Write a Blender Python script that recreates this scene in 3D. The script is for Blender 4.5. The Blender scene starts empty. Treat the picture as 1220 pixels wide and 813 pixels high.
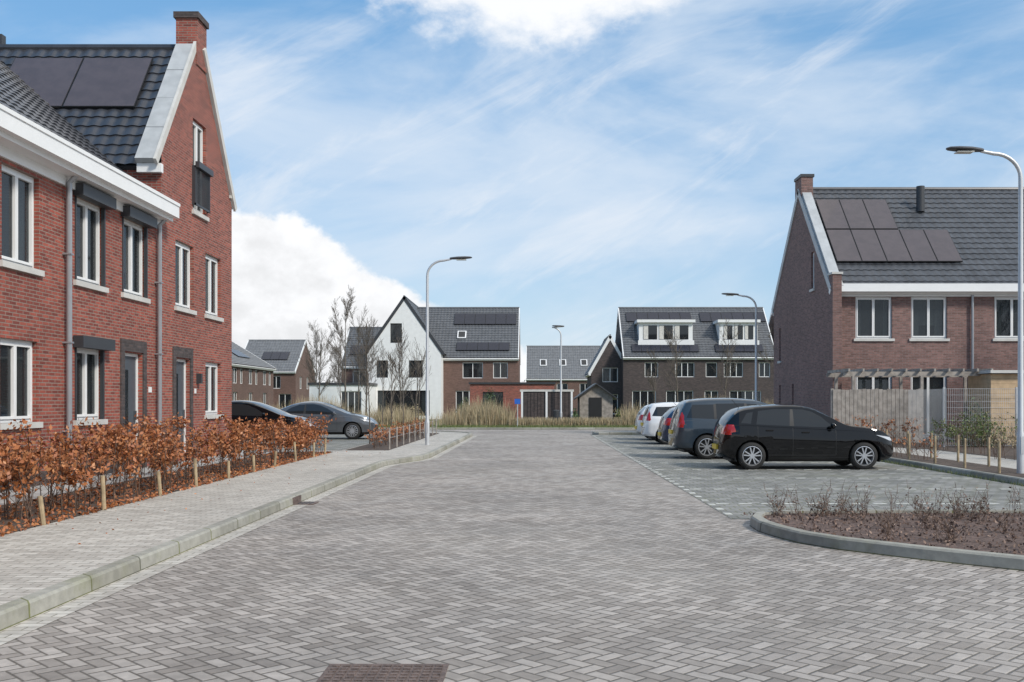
import bpy, bmesh, math, random
import numpy as np
from mathutils import Vector, Matrix
random.seed(7); rng=np.random.default_rng(7)
SC=bpy.context.scene
V=Vector; Z=V((0,0,1)); X=V((1,0,0)); Y=V((0,1,0))
# ------------------------------------------------------------------ materials
class NT:
    def __init__(s,nt): s.nt=nt
    def new(s,t,ins=None,**p):
        n=s.nt.nodes.new(t)
        for k,v in p.items(): setattr(n,k,v)
        if ins:
            for k,v in ins.items(): s.set(n.inputs[k],v)
        return n
    def set(s,sock,v):
        if isinstance(v,bpy.types.NodeSocket): s.nt.links.new(v,sock)
        else:
            if isinstance(v,(tuple,list)) and len(v)==3 and sock.type=='RGBA': v=(*v,1)
            sock.default_value=v
    def m(s,op,a,b=None,c=None,clamp=False):
        n=s.nt.nodes.new('ShaderNodeMath'); n.operation=op; n.use_clamp=clamp
        for i,v in enumerate((a,b,c)):
            if v is not None: s.set(n.inputs[i],v)
        return n.outputs[0]
    def mix(s,f,a,b,bt='MIX'):
        n=s.nt.nodes.new('ShaderNodeMix'); n.data_type='RGBA'; n.blend_type=bt
        s.set(n.inputs[0],f); s.set(n.inputs[6],a); s.set(n.inputs[7],b); return n.outputs[2]
    def ss(s,x,a,b,lo=0.,hi=1.):
        n=s.nt.nodes.new('ShaderNodeMapRange'); n.interpolation_type='SMOOTHSTEP'
        for i,v in enumerate((x,a,b,lo,hi)): s.set(n.inputs[i],v)
        return n.outputs[0]
    def noise(s,vec,scale,detail=4,rough=.55,dist=0.):
        n=s.new('ShaderNodeTexNoise',{'Scale':scale,'Detail':detail,'Roughness':rough,'Distortion':dist})
        if vec is not None: s.set(n.inputs['Vector'],vec)
        return n.outputs[0]
    def comb(s,x,y,z=0.):
        return s.new('ShaderNodeCombineXYZ',{0:x,1:y,2:z}).outputs[0]
def newmat(name):
    m=bpy.data.materials.new(name); m.use_nodes=True
    n=NT(m.node_tree); b=m.node_tree.nodes['Principled BSDF']
    tc=n.new('ShaderNodeTexCoord').outputs['Object']
    return m,n,b,tc
def mat(name,base,rough=.6,metal=0.,var=.12,vs=3.,bump=0.,bs=40.,coat=0.,spec=.5):
    m,n,b,tc=newmat(name)
    f=n.noise(tc,vs,5)
    k=n.ss(f,.3,.7,1-var,1+var)
    n.set(b.inputs['Base Color'],n.mix(1.,base,n.comb(k,k,k),'MULTIPLY'))
    b.inputs['Roughness'].default_value=rough; b.inputs['Metallic'].default_value=metal
    b.inputs['Coat Weight'].default_value=coat; b.inputs['Specular IOR Level'].default_value=spec
    if bump:
        bn=n.new('ShaderNodeBump',{'Strength':bump,'Distance':.02,'Height':n.noise(tc,bs,4)})
        n.set(b.inputs['Normal'],bn.outputs[0])
    return m
def leafmat(name,cols,rough=.6):
    m,n,b,tc=newmat(name)
    r=n.new('ShaderNodeNewGeometry').outputs['Random Per Island']
    cr=n.new('ShaderNodeValToRGB',{0:r}); e=cr.color_ramp.elements
    while len(e)<len(cols): e.new(.5)
    for i,c in enumerate(cols): e[i].position=i/(len(cols)-1); e[i].color=(*c,1)
    n.set(b.inputs['Base Color'],cr.outputs[0]); b.inputs['Roughness'].default_value=rough
    return m
def stains(n,tc,col,amt=.22,moss=None,scale=.35):
    f=n.noise(tc,scale,6,.6); k=n.ss(f,.3,.7,1-amt,1+amt*.6)
    c=n.mix(1.,col,n.comb(k,k,k),'MULTIPLY')
    g=n.noise(tc,9.,3); k=n.ss(g,.3,.7,.88,1.1)
    c=n.mix(1.,c,n.comb(k,k,k),'MULTIPLY')
    return c
def herring(name,w,c1,c2,cm,rot=45):
    m,n,b,tc=newmat(name)
    mp=n.new('ShaderNodeMapping',{0:tc}); mp.inputs['Rotation'].default_value=(0,0,math.radians(rot))
    sp=n.new('ShaderNodeSeparateXYZ',{0:mp.outputs[0]})
    u=n.m('DIVIDE',sp.outputs[0],w); v=n.m('DIVIDE',sp.outputs[1],w)
    i=n.m('FLOOR',u); j=n.m('FLOOR',v); fu=n.m('SUBTRACT',u,i); fv=n.m('SUBTRACT',v,j)
    k=n.m('FLOORED_MODULO',n.m('SUBTRACT',i,j),4.)
    k1=n.m('COMPARE',k,1.,.1); k2=n.m('COMPARE',k,2.,.1)
    lx=n.m('ADD',fu,k1); ly=n.m('ADD',fv,k2)
    hor=n.m('LESS_THAN',k,1.5)
    lenx=n.m('ADD',hor,1.); leny=n.m('SUBTRACT',2.,hor)
    ex=n.m('MINIMUM',lx,n.m('SUBTRACT',lenx,lx)); ey=n.m('MINIMUM',ly,n.m('SUBTRACT',leny,ly))
    e=n.m('MINIMUM',ex,ey)
    wob=n.m('MULTIPLY',n.m('SUBTRACT',n.noise(tc,30.,2),.5),.08)
    e=n.m('ADD',e,wob)
    idv=n.comb(n.m('SUBTRACT',i,k1),n.m('SUBTRACT',j,k2),hor)
    wn=n.new('ShaderNodeTexWhiteNoise',{0:idv}); wn.noise_dimensions='3D'
    r=wn.outputs['Value']
    fill=n.ss(e,.03,.11)
    cb=n.mix(r,c1,c2)
    c=n.mix(fill,cm,cb)
    c=stains(n,tc,c,.22)
    # sand and dust worn into large soft patches
    c=n.mix(n.ss(n.noise(tc,.16,5,.6),.45,.7,0.,.35),c,(.335,.305,.265))
    n.set(b.inputs['Base Color'],c)
    n.set(b.inputs['Roughness'],n.ss(n.noise(tc,1.2,3),.3,.7,.6,.8))
    h=n.m('ADD',n.m('MULTIPLY',n.ss(e,.0,.16),1.),n.m('ADD',n.m('MULTIPLY',r,.35),n.m('MULTIPLY',n.noise(tc,90.,3),.25)))
    bn=n.new('ShaderNodeBump',{'Strength':.75,'Distance':.008,'Height':h}); n.set(b.inputs['Normal'],bn.outputs[0])
    return m
def bricks(name,bw,rh,c1,c2,cm,ms=.01,wall=True,off=.5,stain=.12,bumpd=.008,rough=.8,moss=None,mossamt=.55):
    m,n,b,tc=newmat(name)
    sp=n.new('ShaderNodeSeparateXYZ',{0:tc})
    if wall: vec=n.comb(n.m('ADD',sp.outputs[0],sp.outputs[1]),sp.outputs[2])
    else: vec=tc
    br=n.new('ShaderNodeTexBrick',{'Vector':vec,'Color1':(0,0,0),'Color2':(1,1,1),'Mortar':(.5,.5,.5),'Scale':1.,'Mortar Size':ms,'Mortar Smooth':.2,'Brick Width':bw,'Row Height':rh})
    br.offset=off
    r=n.new('ShaderNodeSeparateColor',{0:br.outputs[0]}).outputs[0]
    cmm=cm
    if moss: cmm=n.mix(n.ss(n.noise(tc,.6,4),.42,.6),cm,moss)
    c=n.mix(br.outputs[1],n.mix(r,c1,c2),cmm)
    if moss: c=n.mix(n.ss(n.noise(tc,.9,7,.7),.5,.75,0.,mossamt),c,moss)
    c=stains(n,tc,c,stain)
    n.set(b.inputs['Base Color'],c); b.inputs['Roughness'].default_value=rough
    h=n.m('ADD',n.m('SUBTRACT',1.,br.outputs[1]),n.m('MULTIPLY',n.noise(tc,70.,3),.3))
    bn=n.new('ShaderNodeBump',{'Strength':.6,'Distance':bumpd,'Height':h}); n.set(b.inputs['Normal'],bn.outputs[0])
    return m
def glassmat(name,tr=.5,tint=(.03,.035,.04)):
    m,n,b,tc=newmat(name)
    b.inputs['Base Color'].default_value=(*tint,1); b.inputs['Roughness'].default_value=.03
    b.inputs['Specular IOR Level'].default_value=.9
    t=n.new('ShaderNodeBsdfTransparent',{0:(.75,.8,.82)})
    mx=n.new('ShaderNodeMixShader',{0:tr,1:b.outputs[0],2:t.outputs[0]})
    out=[x for x in m.node_tree.nodes if x.type=='OUTPUT_MATERIAL'][0]
    n.set(out.inputs[0],mx.outputs[0]); return m
M={}
M['road']=herring('road_pavers',.1,(.245,.215,.19),(.43,.388,.35),(.115,.1,.082))
M['side']=bricks('sidewalk_pavers',.21,.105,(.39,.36,.32),(.53,.50,.45),(.21,.19,.15),.006,False,rough=.75)
M['park']=bricks('parking_pavers',.21,.21,(.16,.16,.15),(.29,.283,.265),(.12,.12,.08),.010,False,moss=(.16,.16,.085),rough=.8,mossamt=.4)
M['garden']=bricks('garden_tiles',.6,.6,(.34,.34,.33),(.42,.42,.41),(.16,.16,.14),.006,False)
M['brickL']=bricks('brick_red',.22,.0625,(.175,.040,.029),(.37,.09,.06),(.26,.19,.155),.0095)
M['brickR']=bricks('brick_brown',.22,.0625,(.145,.076,.066),(.26,.14,.122),(.2,.165,.15),.009)
M['brickD']=bricks('brick_dark',.22,.0625,(.05,.04,.038),(.10,.075,.07),(.07,.06,.06),.009)
M['brickB']=bricks('brick_far',.22,.0625,(.13,.07,.055),(.2,.11,.09),(.15,.12,.1),.009)
M['whitewall']=mat('white_render',(.78,.78,.77),.8,var=.04)
M['white']=mat('white_paint',(.8,.8,.79),.4,var=.02)
M['cream']=mat('zinc_flashing',(.42,.435,.44),.5,var=.1)
M['conc']=mat('concrete_sill',(.55,.54,.51),.8,var=.08)
M['kerb']=bricks('kerb_concrete',1.,5.,(.26,.25,.21),(.36,.35,.31),(.1,.1,.07),.012,True,moss=(.17,.175,.065),stain=.25)
M['zinc']=mat('zinc_pipe',(.36,.37,.39),.4,.5,var=.05)
M['tile']=mat('roof_tile_black',(.045,.048,.057),.3,var=.2,vs=2.)
M['tileR']=mat('roof_tile_anthracite',(.066,.07,.078),.35,var=.2,vs=2.)
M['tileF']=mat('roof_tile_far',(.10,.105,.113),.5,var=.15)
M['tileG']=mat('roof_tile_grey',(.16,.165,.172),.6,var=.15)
M['solar']=mat('solar_panel',(.085,.066,.066),.25,var=.1,coat=.4)
M['solarB']=mat('solar_panel_blue',(.022,.024,.036),.25,var=.1)
M['alu']=mat('aluminium_frame',(.03,.03,.03),.4,.5)
M['dark']=mat('anthracite_paint',(.04,.042,.047),.45,var=.05)
M['doorc']=mat('door_green_grey',(.07,.085,.1),.4,var=.05)
M['inside']=mat('room_dark',(.05,.045,.04),.9)
M['curtain']=mat('curtain',(.62,.6,.56),.9,var=.1,vs=8)
M['glass']=glassmat('window_glass')
M['soil']=mat('soil',(.085,.062,.048),.95,var=.35,vs=6,bump=1.,bs=25)
M['mulch']=mat('bark_mulch',(.12,.08,.065),.95,var=.4,vs=14,bump=1.,bs=30)
M['chips']=leafmat('bark_chips',[(.1,.06,.045),(.2,.13,.1),(.28,.2,.16),(.08,.05,.04)],.9)
M['grass']=mat('grass',(.09,.12,.04),.9,var=.35,vs=1.2,bump=.8,bs=30)
M['blade']=leafmat('grass_blades',[(.07,.11,.025),(.13,.17,.05),(.22,.2,.09)],.7)
M['reed']=leafmat('reed_stems',[(.36,.28,.17),(.48,.38,.24),(.26,.2,.12),(.55,.46,.31),(.2,.19,.09)],.8)
M['beech']=leafmat('beech_leaves',[(.28,.085,.03),(.42,.15,.05),(.17,.05,.02),(.5,.22,.09),(.33,.11,.04)],.55)
M['twig']=mat('twigs',(.12,.08,.06),.9,var=.3)
M['bark']=mat('tree_bark',(.13,.11,.09),.9,var=.3,vs=10)
M['ever']=leafmat('evergreen_leaves',[(.03,.06,.02),(.06,.1,.035),(.09,.13,.05)],.6)
M['wood']=mat('weathered_wood',(.30,.27,.24),.85,var=.25,vs=5)
M['woodL']=mat('light_wood',(.5,.36,.22),.75,var=.15,vs=4)
M['stake']=mat('stake_wood',(.34,.26,.16),.85,var=.3,vs=7)
M['galv']=mat('galvanised_steel',(.55,.56,.57),.45,.4,var=.05)
M['lampc']=mat('lamp_head',(.06,.06,.065),.5)
M['lens']=mat('lamp_lens',(.6,.6,.55),.2)
M['iron']=mat('cast_iron',(.15,.11,.095),.7,.2,var=.3,vs=15,bump=.5,bs=60)
M['whiteblk']=mat('white_marking_blocks',(.5,.5,.46),.8,var=.3,vs=8)
M['rubber']=mat('tyre_rubber',(.02,.02,.02),.8)
M['alloy']=mat('alloy_rim',(.55,.56,.58),.3,.7,var=.03)
M['plas']=mat('black_plastic',(.015,.015,.016),.55)
M['cglass']=mat('car_glass',(.018,.02,.022),.03,var=.0,spec=.6)
M['red']=mat('tail_light_red',(.42,.012,.01),.12,coat=.8)
M['lite']=mat('head_light',(.5,.52,.55),.1,coat=1.)
M['plate']=mat('number_plate_yellow',(.8,.55,.05),.5)
M['chrome']=mat('chrome_trim',(.6,.6,.6),.15,1.)
M['cblack']=mat('car_paint_black',(.004,.004,.005),.3,coat=1.,var=.0,spec=.0)
M['cblue']=mat('car_paint_slate',(.03,.045,.062),.3,.2,coat=1.,var=.0,spec=.3)
M['cblue2']=mat('car_paint_blue',(.012,.03,.075),.3,.2,coat=1.,var=.0,spec=.3)
M['cgrey']=mat('car_paint_grey',(.095,.102,.112),.25,.3,coat=1.,var=.0)
M['cwhite']=mat('car_paint_white',(.7,.71,.72),.25,coat=.8,var=.0)
for k in ('cblack','cblue','cblue2','cgrey','cwhite'): M[k].node_tree.nodes['Principled BSDF'].inputs['Coat Roughness'].default_value=.02
M['blue']=mat('sign_blue',(.02,.12,.5),.4)
# ------------------------------------------------------------------ builders
class Fr:
    def __init__(s,o,u,v,n): s.o,s.u,s.v,s.n=V(o),V(u),V(v),V(n)
    def P(s,a,b,c): return s.o+s.u*a+s.v*b+s.n*c
WORLD=Fr((0,0,0),(1,0,0),(0,1,0),(0,0,1))
class Build:
    def __init__(s,name,loc=(0,0,0),single=False):
        s.loc=V(loc); s.parts={}; s.name=name; s.single=single
    def add(s,key,m,vs,fs,smooth=False):
        p=s.parts.setdefault(key,[[],[],M[m] if isinstance(m,str) else m,smooth])
        k=len(p[0]); p[0].extend(vs); p[1].extend([tuple(i+k for i in f) for f in fs])
    def box(s,key,m,a0,a1,b0,b1,c0,c1,fr=WORLD):
        vs=[fr.P(a,b,c) for c in (c0,c1) for b in (b0,b1) for a in (a0,a1)]
        fs=[(0,2,3,1),(4,5,7,6),(0,1,5,4),(2,6,7,3),(0,4,6,2),(1,3,7,5)]
        s.add(key,m,vs,fs)
    def done(s):
        if s.single: root=None
        else:
            root=bpy.data.objects.new(s.name,None); root.location=s.loc; SC.collection.objects.link(root); root.empty_display_size=.3
        for k,(vs,fs,m,sm) in s.parts.items():
            me=bpy.data.meshes.new(k)
            me.from_pydata([tuple(V(v)-s.loc) for v in vs],[],fs); me.materials.append(m)
            if sm:
                me.polygons.foreach_set('use_smooth',[True]*len(me.polygons)); me.set_sharp_from_angle(angle=math.radians(35))
            me.update()
            o=bpy.data.objects.new(s.name if s.single else k,me); SC.collection.objects.link(o)
            if root: o.parent=root
            else: o.location=s.loc
        return root
def nmesh(name,verts,faces,m,smooth=False,parent=None):
    me=bpy.data.meshes.new(name); verts=np.asarray(verts,dtype=np.float32); faces=np.asarray(faces,dtype=np.int32)
    nv,nf,k=len(verts),len(faces),faces.shape[1]
    me.vertices.add(nv); me.vertices.foreach_set('co',verts.ravel())
    me.loops.add(nf*k); me.loops.foreach_set('vertex_index',faces.ravel())
    me.polygons.add(nf); me.polygons.foreach_set('loop_start',np.arange(nf,dtype=np.int32)*k)
    me.update(calc_edges=True); me.validate()
    me.materials.append(M[m] if isinstance(m,str) else m)
    o=bpy.data.objects.new(name,me); SC.collection.objects.link(o)
    if parent: o.parent=parent
    return o
def leafq(P,size,r):
    n=len(P); a=r.normal(size=(n,3)); a/=np.linalg.norm(a,axis=1)[:,None]
    b=r.normal(size=(n,3)); b-=a*(a*b).sum(1)[:,None]; b/=np.linalg.norm(b,axis=1)[:,None]
    s=size*(.6+.8*r.random(n))[:,None]
    vs=np.stack([P-a*s,P+b*s*.55,P+a*s,P-b*s*.55],1).reshape(-1,3)
    return vs,np.arange(4*n).reshape(-1,4)
def sticks(P0,P1,r0,r1):
    P0=np.asarray(P0,float);P1=np.asarray(P1,float);n=len(P0)
    r0=np.broadcast_to(r0,(n,))[:,None];r1=np.broadcast_to(r1,(n,))[:,None]
    d=P1-P0; d/=np.linalg.norm(d,axis=1)[:,None]+1e-9
    h=np.where(np.abs(d[:,2:3])<.9,np.array([[0,0,1.]]),np.array([[1.,0,0]]))
    a=np.cross(d,h); a/=np.linalg.norm(a,axis=1)[:,None]; b=np.cross(d,a)
    vs=[]
    for P,r in ((P0,r0),(P1,r1)):
        for k in range(3):
            t=k*2*math.pi/3; vs.append(P+(a*math.cos(t)+b*math.sin(t))*r)
    vs=np.stack(vs,1).reshape(-1,3); base=np.arange(n)[:,None]*6
    fs=np.concatenate([base+np.array([[k,(k+1)%3,3+(k+1)%3,3+k]]) for k in range(3)],0)
    return vs,fs
def tube(path,radii,n=10,cap=True):
    path=[V(p) for p in path]; vs=[];fs=[]
    for i,p in enumerate(path):
        d=(path[min(i+1,len(path)-1)]-path[max(i-1,0)]).normalized()
        a=d.cross(V((.13,1,.07))).normalized(); b=d.cross(a)
        r=radii[i] if hasattr(radii,'__len__') else radii
        for k in range(n):
            t=2*math.pi*k/n; vs.append(p+(a*math.cos(t)+b*math.sin(t))*r)
    for i in range(len(path)-1):
        for k in range(n):
            k2=(k+1)%n; fs.append((i*n+k,i*n+k2,(i+1)*n+k2,(i+1)*n+k))
    if cap: fs.append(tuple(range(n))[::-1]); fs.append(tuple(range((len(path)-1)*n,len(path)*n)))
    return vs,fs
# ---- roofs
def roof(B,key,m,fr,W,L,tw=.3,tl=.34,amp=.03,step=.03,ns=6):
    nu=max(1,int(round(W/tw))); tw=W/nu; nv=max(1,int(round(L/tl))); tl=L/nv
    us=np.arange(nu*ns+1)/ns*tw; hu=amp*(.5+.5*np.cos(2*np.pi*us/tw))**.7
    vv=[];hv=[]
    for k in range(nv): vv+=[k*tl,(k+1)*tl-.004]; hv+=[step,0.]
    vv=np.array(vv);hv=np.array(hv)
    o,u,v,n=[np.array(q) for q in (fr.o,fr.u,fr.v,fr.n)]
    P=o+us[None,:,None]*u+vv[:,None,None]*v+(hu[None,:,None]+hv[:,None,None])*n
    nx=len(us);ny=len(vv); P=P.reshape(-1,3)
    idx=np.arange(nx*ny).reshape(ny,nx)
    F=np.stack([idx[:-1,:-1],idx[:-1,1:],idx[1:,1:],idx[1:,:-1]],-1).reshape(-1,4)
    B.add(key,m,[tuple(p) for p in P],[tuple(int(i) for i in f) for f in F],True)
    B.box(key+'_deck','dark',0,W,0,L,-.14,-.03,fr)
def panels(B,fr,a0,b0,nx,ny,pw,ph,m='solar',gap=.03):
    for i in range(nx):
        for j in range(ny):
            a=a0+i*pw;b=b0+j*ph
            B.box('solar_frame','alu',a,a+pw-gap*.3,b,b+ph-gap*.3,.1,.135,fr)
            B.box('solar_panel',m,a+.02,a+pw-gap,b+.02,b+ph-gap,.136,.145,fr)
# ---- windows
def window(B,fr,u0,u1,v0,v1,style='w2',depth=.09,frame='white',sill=True,r=random,detail=True):
    f=.06
    d0,d1=-depth-.06,-depth
    if style=='door':
        B.box('door_frame','white',u0,u0+f,v0,v1,d0,d1,fr);B.box('door_frame','white',u1-f,u1,v0,v1,d0,d1,fr)
        B.box('door_frame','white',u0+f,u1-f,v1-f,v1,d0,d1,fr)
        B.box('door','doorc',u0+f,u1-f,v0,v1-f,d0,d1-.025,fr)
        B.box('door_glass','glass',u0+f+.22,u0+f+.42,v0+.5,v1-.35,d1-.025,d1-.018,fr)
        B.box('door_handle','chrome',u1-f-.12,u1-f-.08,v0+.95,v0+1.15,d1-.025,d1+.03,fr)
        return
    for a,b,c,d in ((u0,u0+f,v0,v1),(u1-f,u1,v0,v1),(u0+f,u1-f,v0,v0+f),(u0+f,u1-f,v1-f,v1)):
        B.box('window_frame',frame,a,b,c,d,d0,d1,fr)
    n={'w1':1,'w2':2,'w3':3,'w4':4}[style]
    w=(u1-u0-2*f)/n
    for i in range(n):
        a=u0+f+i*w;b=a+w
        if detail:
            g=.045
            for q in ((a+.004,a+g,v0+f,v1-f),(b-g,b-.004,v0+f,v1-f),(a+g,b-g,v0+f,v0+f+g),(a+g,b-g,v1-f-g,v1-f)):
                B.box('casement',frame,*q,d0+.01,d1+.02,fr)
        else:
            if i: B.box('casement',frame,a-.03,a+.03,v0+f,v1-f,d0,d1+.01,fr)
        B.box('window_glass','glass',a+.004,b-.004,v0+f,v1-f,d0+.02,d0+.03,fr)
    B.box('room_interior','inside',u0,u1,v0,v1,d0-.5,d0-.45,fr)
    k=r.random()
    cw=(u1-u0)*(.14+.22*k)
    B.box('curtain','curtain',u0+.02,u0+cw,v0,v1,d0-.13,d0-.1,fr); B.box('curtain','curtain',u1-cw,u1-.02,v0,v1,d0-.13,d0-.1,fr)
    if k>.55: B.box('curtain','curtain',u0+cw,u1-cw,v1-(v1-v0)*(.2+.5*r.random()),v1,d0-.16,d0-.14,fr)
    if sill: B.box('window_sill','conc',u0-.08,u1+.08,v0-.1,v0,-depth,.06,fr)
def wall(B,key,m,fr,L,H,ops,gable=None,base=0.,depth=.15,peak=.5):
    us=sorted(set([0,L]+[q for o in ops for q in o[:2]])); top=gable if gable else H
    vs=sorted(set([base,top]+[q for o in ops for q in o[2:4]]))
    bm=bmesh.new(); g={}
    def gv(a,b):
        if (a,b) not in g: g[(a,b)]=bm.verts.new((a,0,b))
        return g[(a,b)]
    for i in range(len(us)-1):
        for j in range(len(vs)-1):
            cu=(us[i]+us[i+1])/2;cv=(vs[j]+vs[j+1])/2
            if any(o[0]<cu<o[1] and o[2]<cv<o[3] for o in ops): continue
            bm.faces.new([gv(us[i],vs[j]),gv(us[i+1],vs[j]),gv(us[i+1],vs[j+1]),gv(us[i],vs[j+1])])
    if gable:
        pk=L*peak
        for sgn,run,p0 in ((1,pk,0.),(-1,L-pk,L)):
            d=V((sgn*run,0,gable-H)).normalized(); no=V((-d.z,0,d.x))
            if no.z<0: no=-no
            bmesh.ops.bisect_plane(bm,geom=bm.verts[:]+bm.edges[:]+bm.faces[:],plane_co=V((p0,0,H)),plane_no=no,clear_outer=True)
    bm.verts.index_update()
    B.add(key,m,[fr.P(v.co.x,v.co.z,0) for v in bm.verts],[tuple(v.index for v in f.verts) for f in bm.faces])
    bm.free()
    for o in ops:
        a,b,c,d=o[:4]; P=fr.P
        B.add(key,m,[P(a,c,0),P(b,c,0),P(b,d,0),P(a,d,0),P(a,c,-depth),P(b,c,-depth),P(b,d,-depth),P(a,d,-depth)],
              [(0,1,5,4),(1,2,6,5),(2,3,7,6),(3,0,4,7)])
def sidefr(s,x0,x1,y0,y1):
    return {'S':Fr((x0,y0,0),X,Z,-Y),'N':Fr((x1,y1,0),-X,Z,Y),'W':Fr((x0,y1,0),-Y,Z,-X),'E':Fr((x1,y0,0),Y,Z,X)}[s]
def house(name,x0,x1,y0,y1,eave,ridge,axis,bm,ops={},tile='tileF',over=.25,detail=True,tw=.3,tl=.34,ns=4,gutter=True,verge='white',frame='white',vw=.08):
    B=Build(name,((x0+x1)/2,(y0+y1)/2,0))
    for s in 'SNWE':
        fr=sidefr(s,x0,x1,y0,y1); L=(x1-x0) if s in 'SN' else (y1-y0)
        gab=ridge if (s in 'WE')==(axis=='x') else None
        o=ops.get(s,[]); wall(B,'wall',bm,fr,L,eave,[q[:4] for q in o],gab)
        for q in o: window(B,fr,*q[:4],q[4] if len(q)>4 else 'w2',detail=detail,sill=detail,frame=frame)
    if axis=='x': half=(y1-y0)/2; run=x1-x0
    else: half=(x1-x0)/2; run=y1-y0
    rise=ridge-eave; L=math.hypot(half,rise); c,s_=half/L,rise/L
    ext=over/c
    frs={}
    if axis=='x':
        frs['S']=Fr((x0,y0-over,eave-over*rise/half+.12),X,V((0,c,s_)),V((0,-s_,c)))
        frs['N']=Fr((x1,y1+over,eave-over*rise/half+.12),-X,V((0,-c,s_)),V((0,s_,c)))
    else:
        frs['W']=Fr((x0-over,y1,eave-over*rise/half+.12),-Y,V((c,0,s_)),V((-s_,0,c)))
        frs['E']=Fr((x1+over,y0,eave-over*rise/half+.12),Y,V((-c,0,s_)),V((s_,0,c)))
    for k,fr in frs.items():
        roof(B,'roof',tile,fr,run,L+ext,tw,tl,ns=ns)
        for a in (-.04,run-.04): B.box('verge_board',verge,a,a+vw,-.02,L+ext,-.2,.06,fr)
        if gutter: B.box('gutter','white',-.05,run+.05,-.12,.02,-.24,-.04,fr)
    if axis=='x': vs,fs=tube([(x0,(y0+y1)/2,ridge+.13),(x1,(y0+y1)/2,ridge+.13)],.1,8)
    else: vs,fs=tube([((x0+x1)/2,y0,ridge+.13),((x0+x1)/2,y1,ridge+.13)],.1,8)
    B.add('ridge',tile,vs,fs)
    return B,frs
# ================================================================== GROUND
def sheet(name,pts,z,m):
    me=bpy.data.meshes.new(name); me.from_pydata([(x,y,z) for x,y in pts],[],[tuple(range(len(pts)))]); me.materials.append(M[m]); me.update()
    o=bpy.data.objects.new(name,me); SC.collection.objects.link(o); return o
sheet('ground',[(-900,-300),(900,-300),(900,1500),(-900,1500)],-.03,'grass')
sheet('road',[(-3.62,-20),(40,-20),(40,49),(120,49),(120,55),(-120,55),(-120,49),(-3.62,49)],0,'road')
sheet('parking_bay_paving',[(2.6,13.1),(8.95,13.1),(8.95,46),(2.6,46)],.004,'park')
def prism(name,pts,z0,z1,m):
    n=len(pts); vs=[(x,y,z0) for x,y in pts]+[(x,y,z1) for x,y in pts]
    fs=[tuple(range(n,2*n))]+[(i,(i+1)%n,n+(i+1)%n,n+i) for i in range(n)]
    me=bpy.data.meshes.new(name); me.from_pydata(vs,[],fs); me.materials.append(M[m]); me.update()
    o=bpy.data.objects.new(name,me); SC.collection.objects.link(o); return o
def arc(cx,cy,r,a0,a1,n=8): return [(cx+r*math.cos(math.radians(a0+(a1-a0)*i/n)),cy+r*math.sin(math.radians(a0+(a1-a0)*i/n))) for i in range(n+1)]
def kerb(name,pts,w=.13,h=.125,m='kerb'):
    B=Build(name,(0,0,0),single=True); P=[V((x,y,0)) for x,y in pts]
    offs=[]
    for i,p in enumerate(P):
        d=(P[min(i+1,len(P)-1)]-P[max(i-1,0)]).normalized(); offs.append(V((-d.y,d.x,0)))
    vs=[];fs=[]
    for p,o in zip(P,offs):
        vs+=[p-o*.01,p-o*.0+Z*(h-.02),p+o*.02+Z*h,p+o*w+Z*h,p+o*w+Z*.02]
    for i in range(len(P)-1):
        a=i*5;b=a+5
        for k in range(4): fs.append((a+k,b+k,b+k+1,a+k+1))
    fs.append((0,1,2,3,4)); e=(len(P)-1)*5; fs.append((e,e+1,e+2,e+3,e+4))
    B.add('kerb',m,vs,fs); B.done()
left_edge=[(-3.6,-20),(-3.6,-5),(-3.6,5),(-3.6,14),(-3.6,23.6),(-3.5,24.4),(-3.2,25.4),(-2.95,26.3),(-2.85,27.5),(-2.8,36),(-2.75,44.5)]+arc(-7.25,44.5,4.5,8,90,8)+[(-30,49),(-120,49)]
prism('sidewalk',[(x-.1 if i<13 else x,y) for i,(x,y) in enumerate(left_edge)]+[(-120,-20)],-.02,.1,'side')
kerb('kerb_stone',left_edge)
bandp=[(x,y) for x,y in left_edge[:12]]
sheet('gutter_band',bandp+[(x+.22,y) for x,y in reversed(bandp)],.004,'side')
bed=[(9.5,6.9),(6.5,7.95),(4.48,9.1),(3.8,9.73),(3.19,10.4),(2.9,10.9),(2.76,11.4),(2.68,11.9),(2.7,12.4),(2.86,12.85),(3.2,13.1),(4,13.15),(9.0,13.15)]
prism('planting_bed',[(40,-2)]+bed+[(9.0,13.6),(40,13.6)],-.02,.09,'mulch')
kerb('kerb_stone',([(20,3.1)]+bed)[::-1],w=.13,h=.125)
right=[(9.0,13.2),(9.0,44.0),(9.0,46.0),(3.0,46.0),(2.8,46.2),(2.75,46.8),(3.0,47.8),(3.8,48.6),(5,49),(60,49)]
prism('sidewalk',right+[(60,13.2)],-.02,.1,'side')
kerb('kerb_stone',right[::-1])
sheet('planting_strip',[(9.15,13.4),(10.3,13.4),(10.3,33),(9.15,33)],.108,'soil')
sheet('planting_strip',[(12.0,24),(30,24),(30,37.9),(10.6,37.9),(10.6,33),(12,30)],.108,'soil')
sheet('planting_strip',[(-7.4,4),(-5.75,4),(-5.75,28.6),(-7.4,28.6)],.108,'soil')
sheet('garden_paving',[(-8.5,4),(-7.4,4),(-7.4,28.6),(-8.5,28.6)],.109,'garden')
sheet('driveway_paving',[(-13,29.5),(-5.7,29.5),(-5.7,44),(-13,44)],.108,'park')
sheet('planting_strip',[(-5.6,29.5),(-4.3,29.5),(-4.3,45.5),(-5.6,45.5)],.11,'soil')
sheet('grass_verge',[(-60,55.3),(60,55.3),(60,59.5),(-60,59.5)],.05,'grass')
kerb('kerb_stone',[(60,55.1),(-60,55.1)][::-1],h=.1)
B=Build('bay_marking',(0,0,0),single=True)
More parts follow.
